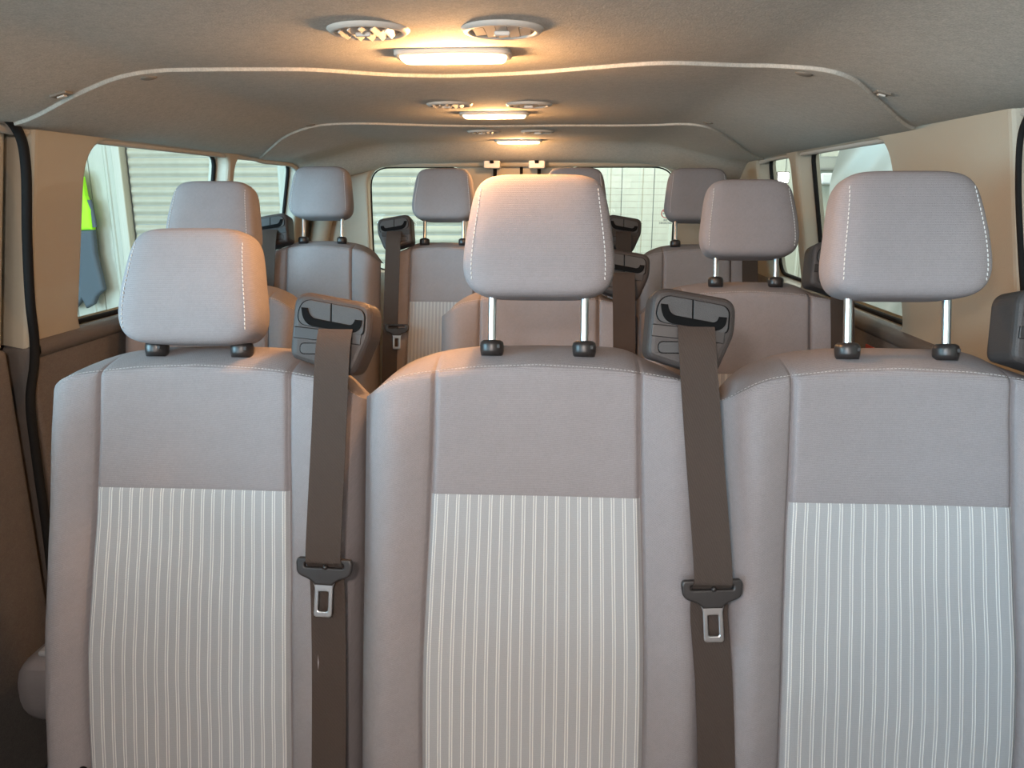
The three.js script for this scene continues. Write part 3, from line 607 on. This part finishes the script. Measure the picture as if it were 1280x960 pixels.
// red sticker on the ledge beside the window of the fixed wall
{ const [a] = sideHit(1078, 400, 1); const o = obj('warning_label', bx(0.003, 0.04, 0.05, CX + LOW - 0.0165, SILL - 0.07, -(R1[0] + 0.12)), M.red); tag(o, 'small red label on the dark ledge below the window', 'label'); }
// no smoking sticker inside the rear window
{
  const c = document.createElement('canvas'); c.width = 256; c.height = 288; const x = c.getContext('2d');
  x.clearRect(0, 0, 256, 288);
  x.fillStyle = '#555b5e'; x.fillRect(78, 82, 74, 13); x.fillRect(158, 82, 8, 13); x.fillRect(172, 60, 6, 34); x.fillRect(160, 58, 16, 6);
  x.strokeStyle = '#b8343c'; x.lineWidth = 15; x.beginPath(); x.arc(128, 88, 72, 0, 7); x.stroke(); x.beginPath(); x.moveTo(78, 38); x.lineTo(178, 138); x.stroke();
  x.fillStyle = '#4a5054'; x.textAlign = 'center'; x.font = 'bold 44px sans-serif'; x.fillText('NO', 128, 216); x.font = 'bold 46px sans-serif'; x.fillText('SMOKING', 128, 264);
  const tx = new THREE.CanvasTexture(c); tx.colorSpace = THREE.SRGBColorSpace;
  const m = new THREE.MeshStandardMaterial({ map: tx, transparent: true, roughness: 0.5, side: THREE.DoubleSide }); m.name = 'stickerPrint';
  const p = at(832, 271, REAR + 0.043), o = obj('window_sticker', new THREE.PlaneGeometry(0.062, 0.07), m); o.position.set(p.x, p.y, -REAR - 0.0425);
  tag(o, 'round red no smoking sticker with lettering on the rear window', 'sticker');
}

// ---------------------------------------------------------------- workshop around the van
const BACK = 6.5, bp = (px, py, d = BACK) => at(px, py, d);
const SHL = bp(159, 230).x, SHR = -0.35, GROUND = -0.45, EAVES = 3.6;
struct('floor_workshop', bx(16, 0.1, 16, -0.6, GROUND - 0.05, -0.2), M.concrete, 'grey concrete workshop floor');
{
  const w = struct('wall_workshop_back', bx(14, EAVES - GROUND, 0.1, -0.6, (EAVES + GROUND) / 2, -BACK - 0.12), M.joint, 'white sheet metal workshop wall behind the van');
  const gap = 0.008, pitch = 0.262, panel = (() => { const s = new THREE.Shape(), h = pitch - gap; s.moveTo(0, 0); s.lineTo(h, 0); s.lineTo(h, 0.012); s.lineTo(h * 0.68, 0.012); s.lineTo(h * 0.64, 0.02); s.lineTo(h * 0.56, 0.02); s.lineTo(h * 0.52, 0.012); s.lineTo(0, 0.012); s.closePath(); return new THREE.ExtrudeGeometry(s, { depth: EAVES - GROUND, bevelEnabled: false }).rotateX(-Math.PI / 2).translate(0, GROUND, 0); })();
  panel.scale(1, 1, -1); { const k = panel.attributes.position.array; for (let i = 0; i < k.length; i += 9) for (let c = 0; c < 3; c++) { const q = k[i + c]; k[i + c] = k[i + 3 + c]; k[i + 3 + c] = q; } panel.computeVertexNormals(); }
  const put = (x) => { const o = obj('wall_panel', panel, M.sheet, w); o.position.set(x, 0, -BACK - 0.07); };
  for (let x = SHR + 0.06; x < 6.2; x += pitch) put(x);
  for (let x = SHL - 0.09 - pitch; x > -7.4; x -= pitch) put(x);
  for (const s of [[SHL - 0.045], [SHR + 0.025]]) obj('shutter_jamb', bx(0.075, EAVES - GROUND, 0.11, s[0], (EAVES + GROUND) / 2, -BACK + 0.0, 0.01), M.sheet, w);
}
{
  const t = thing('roller_shutter', 'closed cream roller shutter with ribbed slats behind the van', 'shutter');
  const pitch = 0.079, W = SHR - SHL - 0.03, prof = new THREE.Shape();
  prof.moveTo(0, 0); prof.lineTo(0.004, 0); prof.lineTo(0.006, 0.008); prof.quadraticCurveTo(0.03, 0.038, 0.006, 0.066); prof.lineTo(0.004, 0.074); prof.lineTo(0, 0.074); prof.closePath();
  const slat = new THREE.ExtrudeGeometry(prof, { depth: W, bevelEnabled: false, curveSegments: 5 }).rotateY(-Math.PI / 2).translate(W / 2, 0, 0);
  slat.computeVertexNormals();
  t.position.set((SHL + SHR) / 2, GROUND, -BACK - 0.04);
  obj('backing', bx(W, 3.4, 0.006, 0, 1.7, -0.006), M.joint, t);
  for (let k = 0; k < 42; k++) obj('slat', slat, M.shutter, t).position.y = k * pitch;
}
for (const [n, x] of [['wall_workshop_left', -7.4], ['wall_workshop_right', 6.2]]) struct(n, bx(0.1, EAVES - GROUND, 14, x, (EAVES + GROUND) / 2, 0.4), M.sheet, 'white workshop side wall');
struct('ceiling_workshop', bx(14, 0.1, 14, -0.6, EAVES + 0.05, 0.4), M.roofSteel, 'workshop roof lining');
// unseen workshop lamps, out of view above, placed to light the walls outside
mat('tubeGlow', [0.9, 0.9, 0.9], 0.4, { emissive: new THREE.Color().setRGB(0.95, 1, 0.97), emissiveIntensity: 6 });
function batten(x, y, z, along, label, power) {
  const t = thing('unseen_batten_lamp', label, 'lamp', 'unseen workshop batten lamps'); t.position.set(x, y, z); if (along) t.rotation.y = Math.PI / 2;
  obj('housing', bx(2.4, 0.05, 0.2, 0, 0.035, 0, 0.01), M.bodyPaint, t);
  for (const s of [-1, 1]) obj('fluorescent_tube', new THREE.CylinderGeometry(0.013, 0.013, 2.3, 10).rotateZ(Math.PI / 2).translate(0, 0, s * 0.055), M.tubeGlow, t);
  const l = areaLight('unseen_batten_light', x, y - 0.03, z, along ? 0.2 : 2.4, along ? 2.4 : 0.2, x, y - 1, z, [0.95, 1.0, 0.96], power); 
  return t;
}
batten(-3.2, 3.3, -4.6, false, 'unseen twin tube workshop lamp in front of the roller shutter', 17);
batten(0.7, 3.3, -5.1, false, 'unseen twin tube workshop lamp in front of the white sheet wall', 70);
batten(-3.6, 3.3, -0.6, true, 'unseen twin tube workshop lamp over the sliding door side of the van', 7);
batten(3.2, 3.3, -0.6, true, 'unseen twin tube workshop lamp over the fixed wall side of the van', 12);

// jacket hanging on the wall
{
  const t = thing('work_jacket', 'lime and navy work jacket hanging on the white wall', 'jacket'), z = -BACK + 0.06;
  const pt = (px, py) => { const p = bp(px, py, BACK - 0.06); return [p.x, p.y]; };
  const poly = (pts) => { const s = new THREE.Shape(); pts.map((p) => pt(...p)).forEach((p, i) => i ? s.lineTo(...p) : s.moveTo(...p)); s.closePath(); return s; };
  const lime = poly([[84, 205], [100, 214], [106, 222], [110, 245], [117, 262], [119, 287], [70, 289], [74, 220]]), navy = poly([[70, 289], [119, 287], [122, 318], [129, 345], [133, 362], [124, 370], [120, 380], [111, 385], [106, 374], [96, 386], [76, 384]]);
  obj('lime_yoke', extrude(lime, 0.09, 0.03, 4).translate(0, 0, z - 0.03), M.lime, t); obj('navy_body', extrude(navy, 0.08, 0.028, 4).translate(0, 0, z - 0.03), M.navy, t);
  const sl = [[112, 250], [116, 268], [119, 284]].map(([x, y]) => { const q = pt(x, y); return [q[0] + 0.01, q[1], z + 0.02]; }); obj('cuff', tube(sl, 0.02, 12, 8), M.navy, t);
  obj('hook', tube([[pt(88, 205)[0], pt(88, 205)[1] + 0.06, -BACK - 0.05], [pt(88, 205)[0], pt(88, 205)[1] + 0.05, z], [pt(88, 205)[0], pt(88, 205)[1] - 0.03, z]], 0.008, 12, 6), M.steel, t);
}
// white plastic sheet hung on the fixed wall side, with slanting folds
{
  const z0 = -3.9, a = at(1040, 230, 3.9), g = grid((u, v) => { const x = a.x + 0.01 + u * 2.4 + 0.06 * (1 - v) * u, y = lerp(GROUND + 0.1, 2.6, v); return [x, y, z0 - 0.25 * u + 0.03 * Math.sin(u * 34 - v * 26) + 0.02 * Math.sin(u * 17 + v * 31 + 1) + 0.016 * Math.sin(u * 75 - v * 60)]; }, steps(0, 1, 140), steps(0, 1, 110));
  const t = thing('plastic_sheet', 'hanging white plastic sheet with slanting folds outside the fixed side window', 'sheet');
  obj('sheet', g, M.plasticSheet, t); obj('rail', new THREE.CylinderGeometry(0.02, 0.02, 2.5, 10).rotateZ(Math.PI / 2).translate(a.x + 1.2, 2.6, z0 - 0.1), M.steel, t);
  obj('stand_post', bx(0.05, 2.6 - GROUND, 0.05, a.x + 2.42, (2.6 + GROUND) / 2, z0 - 0.2), M.steel, t);
}
{
  const p = at(1031, 204, BACK), t = thing('wall_box', 'small grey fitting on the white wall beside the plastic sheet', 'wall box'); t.position.set(p.x, p.y, -BACK + 0.02);
  obj('case', bx(0.16, 0.10, 0.09, 0, 0, 0, 0.015), M.steel, t); obj('cover', bx(0.12, 0.09, 0.1, 0.02, -0.12, 0, 0.02), M.latch, t);
}
// floodlight seen through the rear side window of the fixed wall
{
  mat('floodGlow', [0.95, 0.95, 0.95], 0.4, { emissive: new THREE.Color().setRGB(1, 1, 0.97), emissiveIntensity: 5 });
  const p = at(979, 222, 4.8), t = thing('flood_lamp', 'bright square work lamp seen through the small side window', 'lamp'); t.position.copy(p);
  obj('housing', bx(0.075, 0.07, 0.04, 0, 0, -0.025, 0.008), M.guidePlastic, t); obj('lens', bx(0.06, 0.055, 0.008, 0, 0, 0, 0.003), M.floodGlow, t);
  obj('stand', tube([[0, -0.03, -0.03], [0, GROUND - p.y + 0.02, -0.03]], 0.012, 2, 8), M.steel, t);
  obj('foot', new THREE.CylinderGeometry(0.16, 0.18, 0.03, 20).translate(0, GROUND - p.y + 0.015, -0.03), M.guidePlastic, t);
  const l = new THREE.PointLight(new THREE.Color().setRGB(1, 1, 0.97), 1.5); l.position.set(0, 0, 0.03); l.name = 'flood_bulb'; t.add(l);
}

scene.traverse((o) => { if (o.isMesh) { o.castShadow = true; o.receiveShadow = true; } if (o.isPointLight) o.castShadow = true; });
renderer.render(scene, camera);
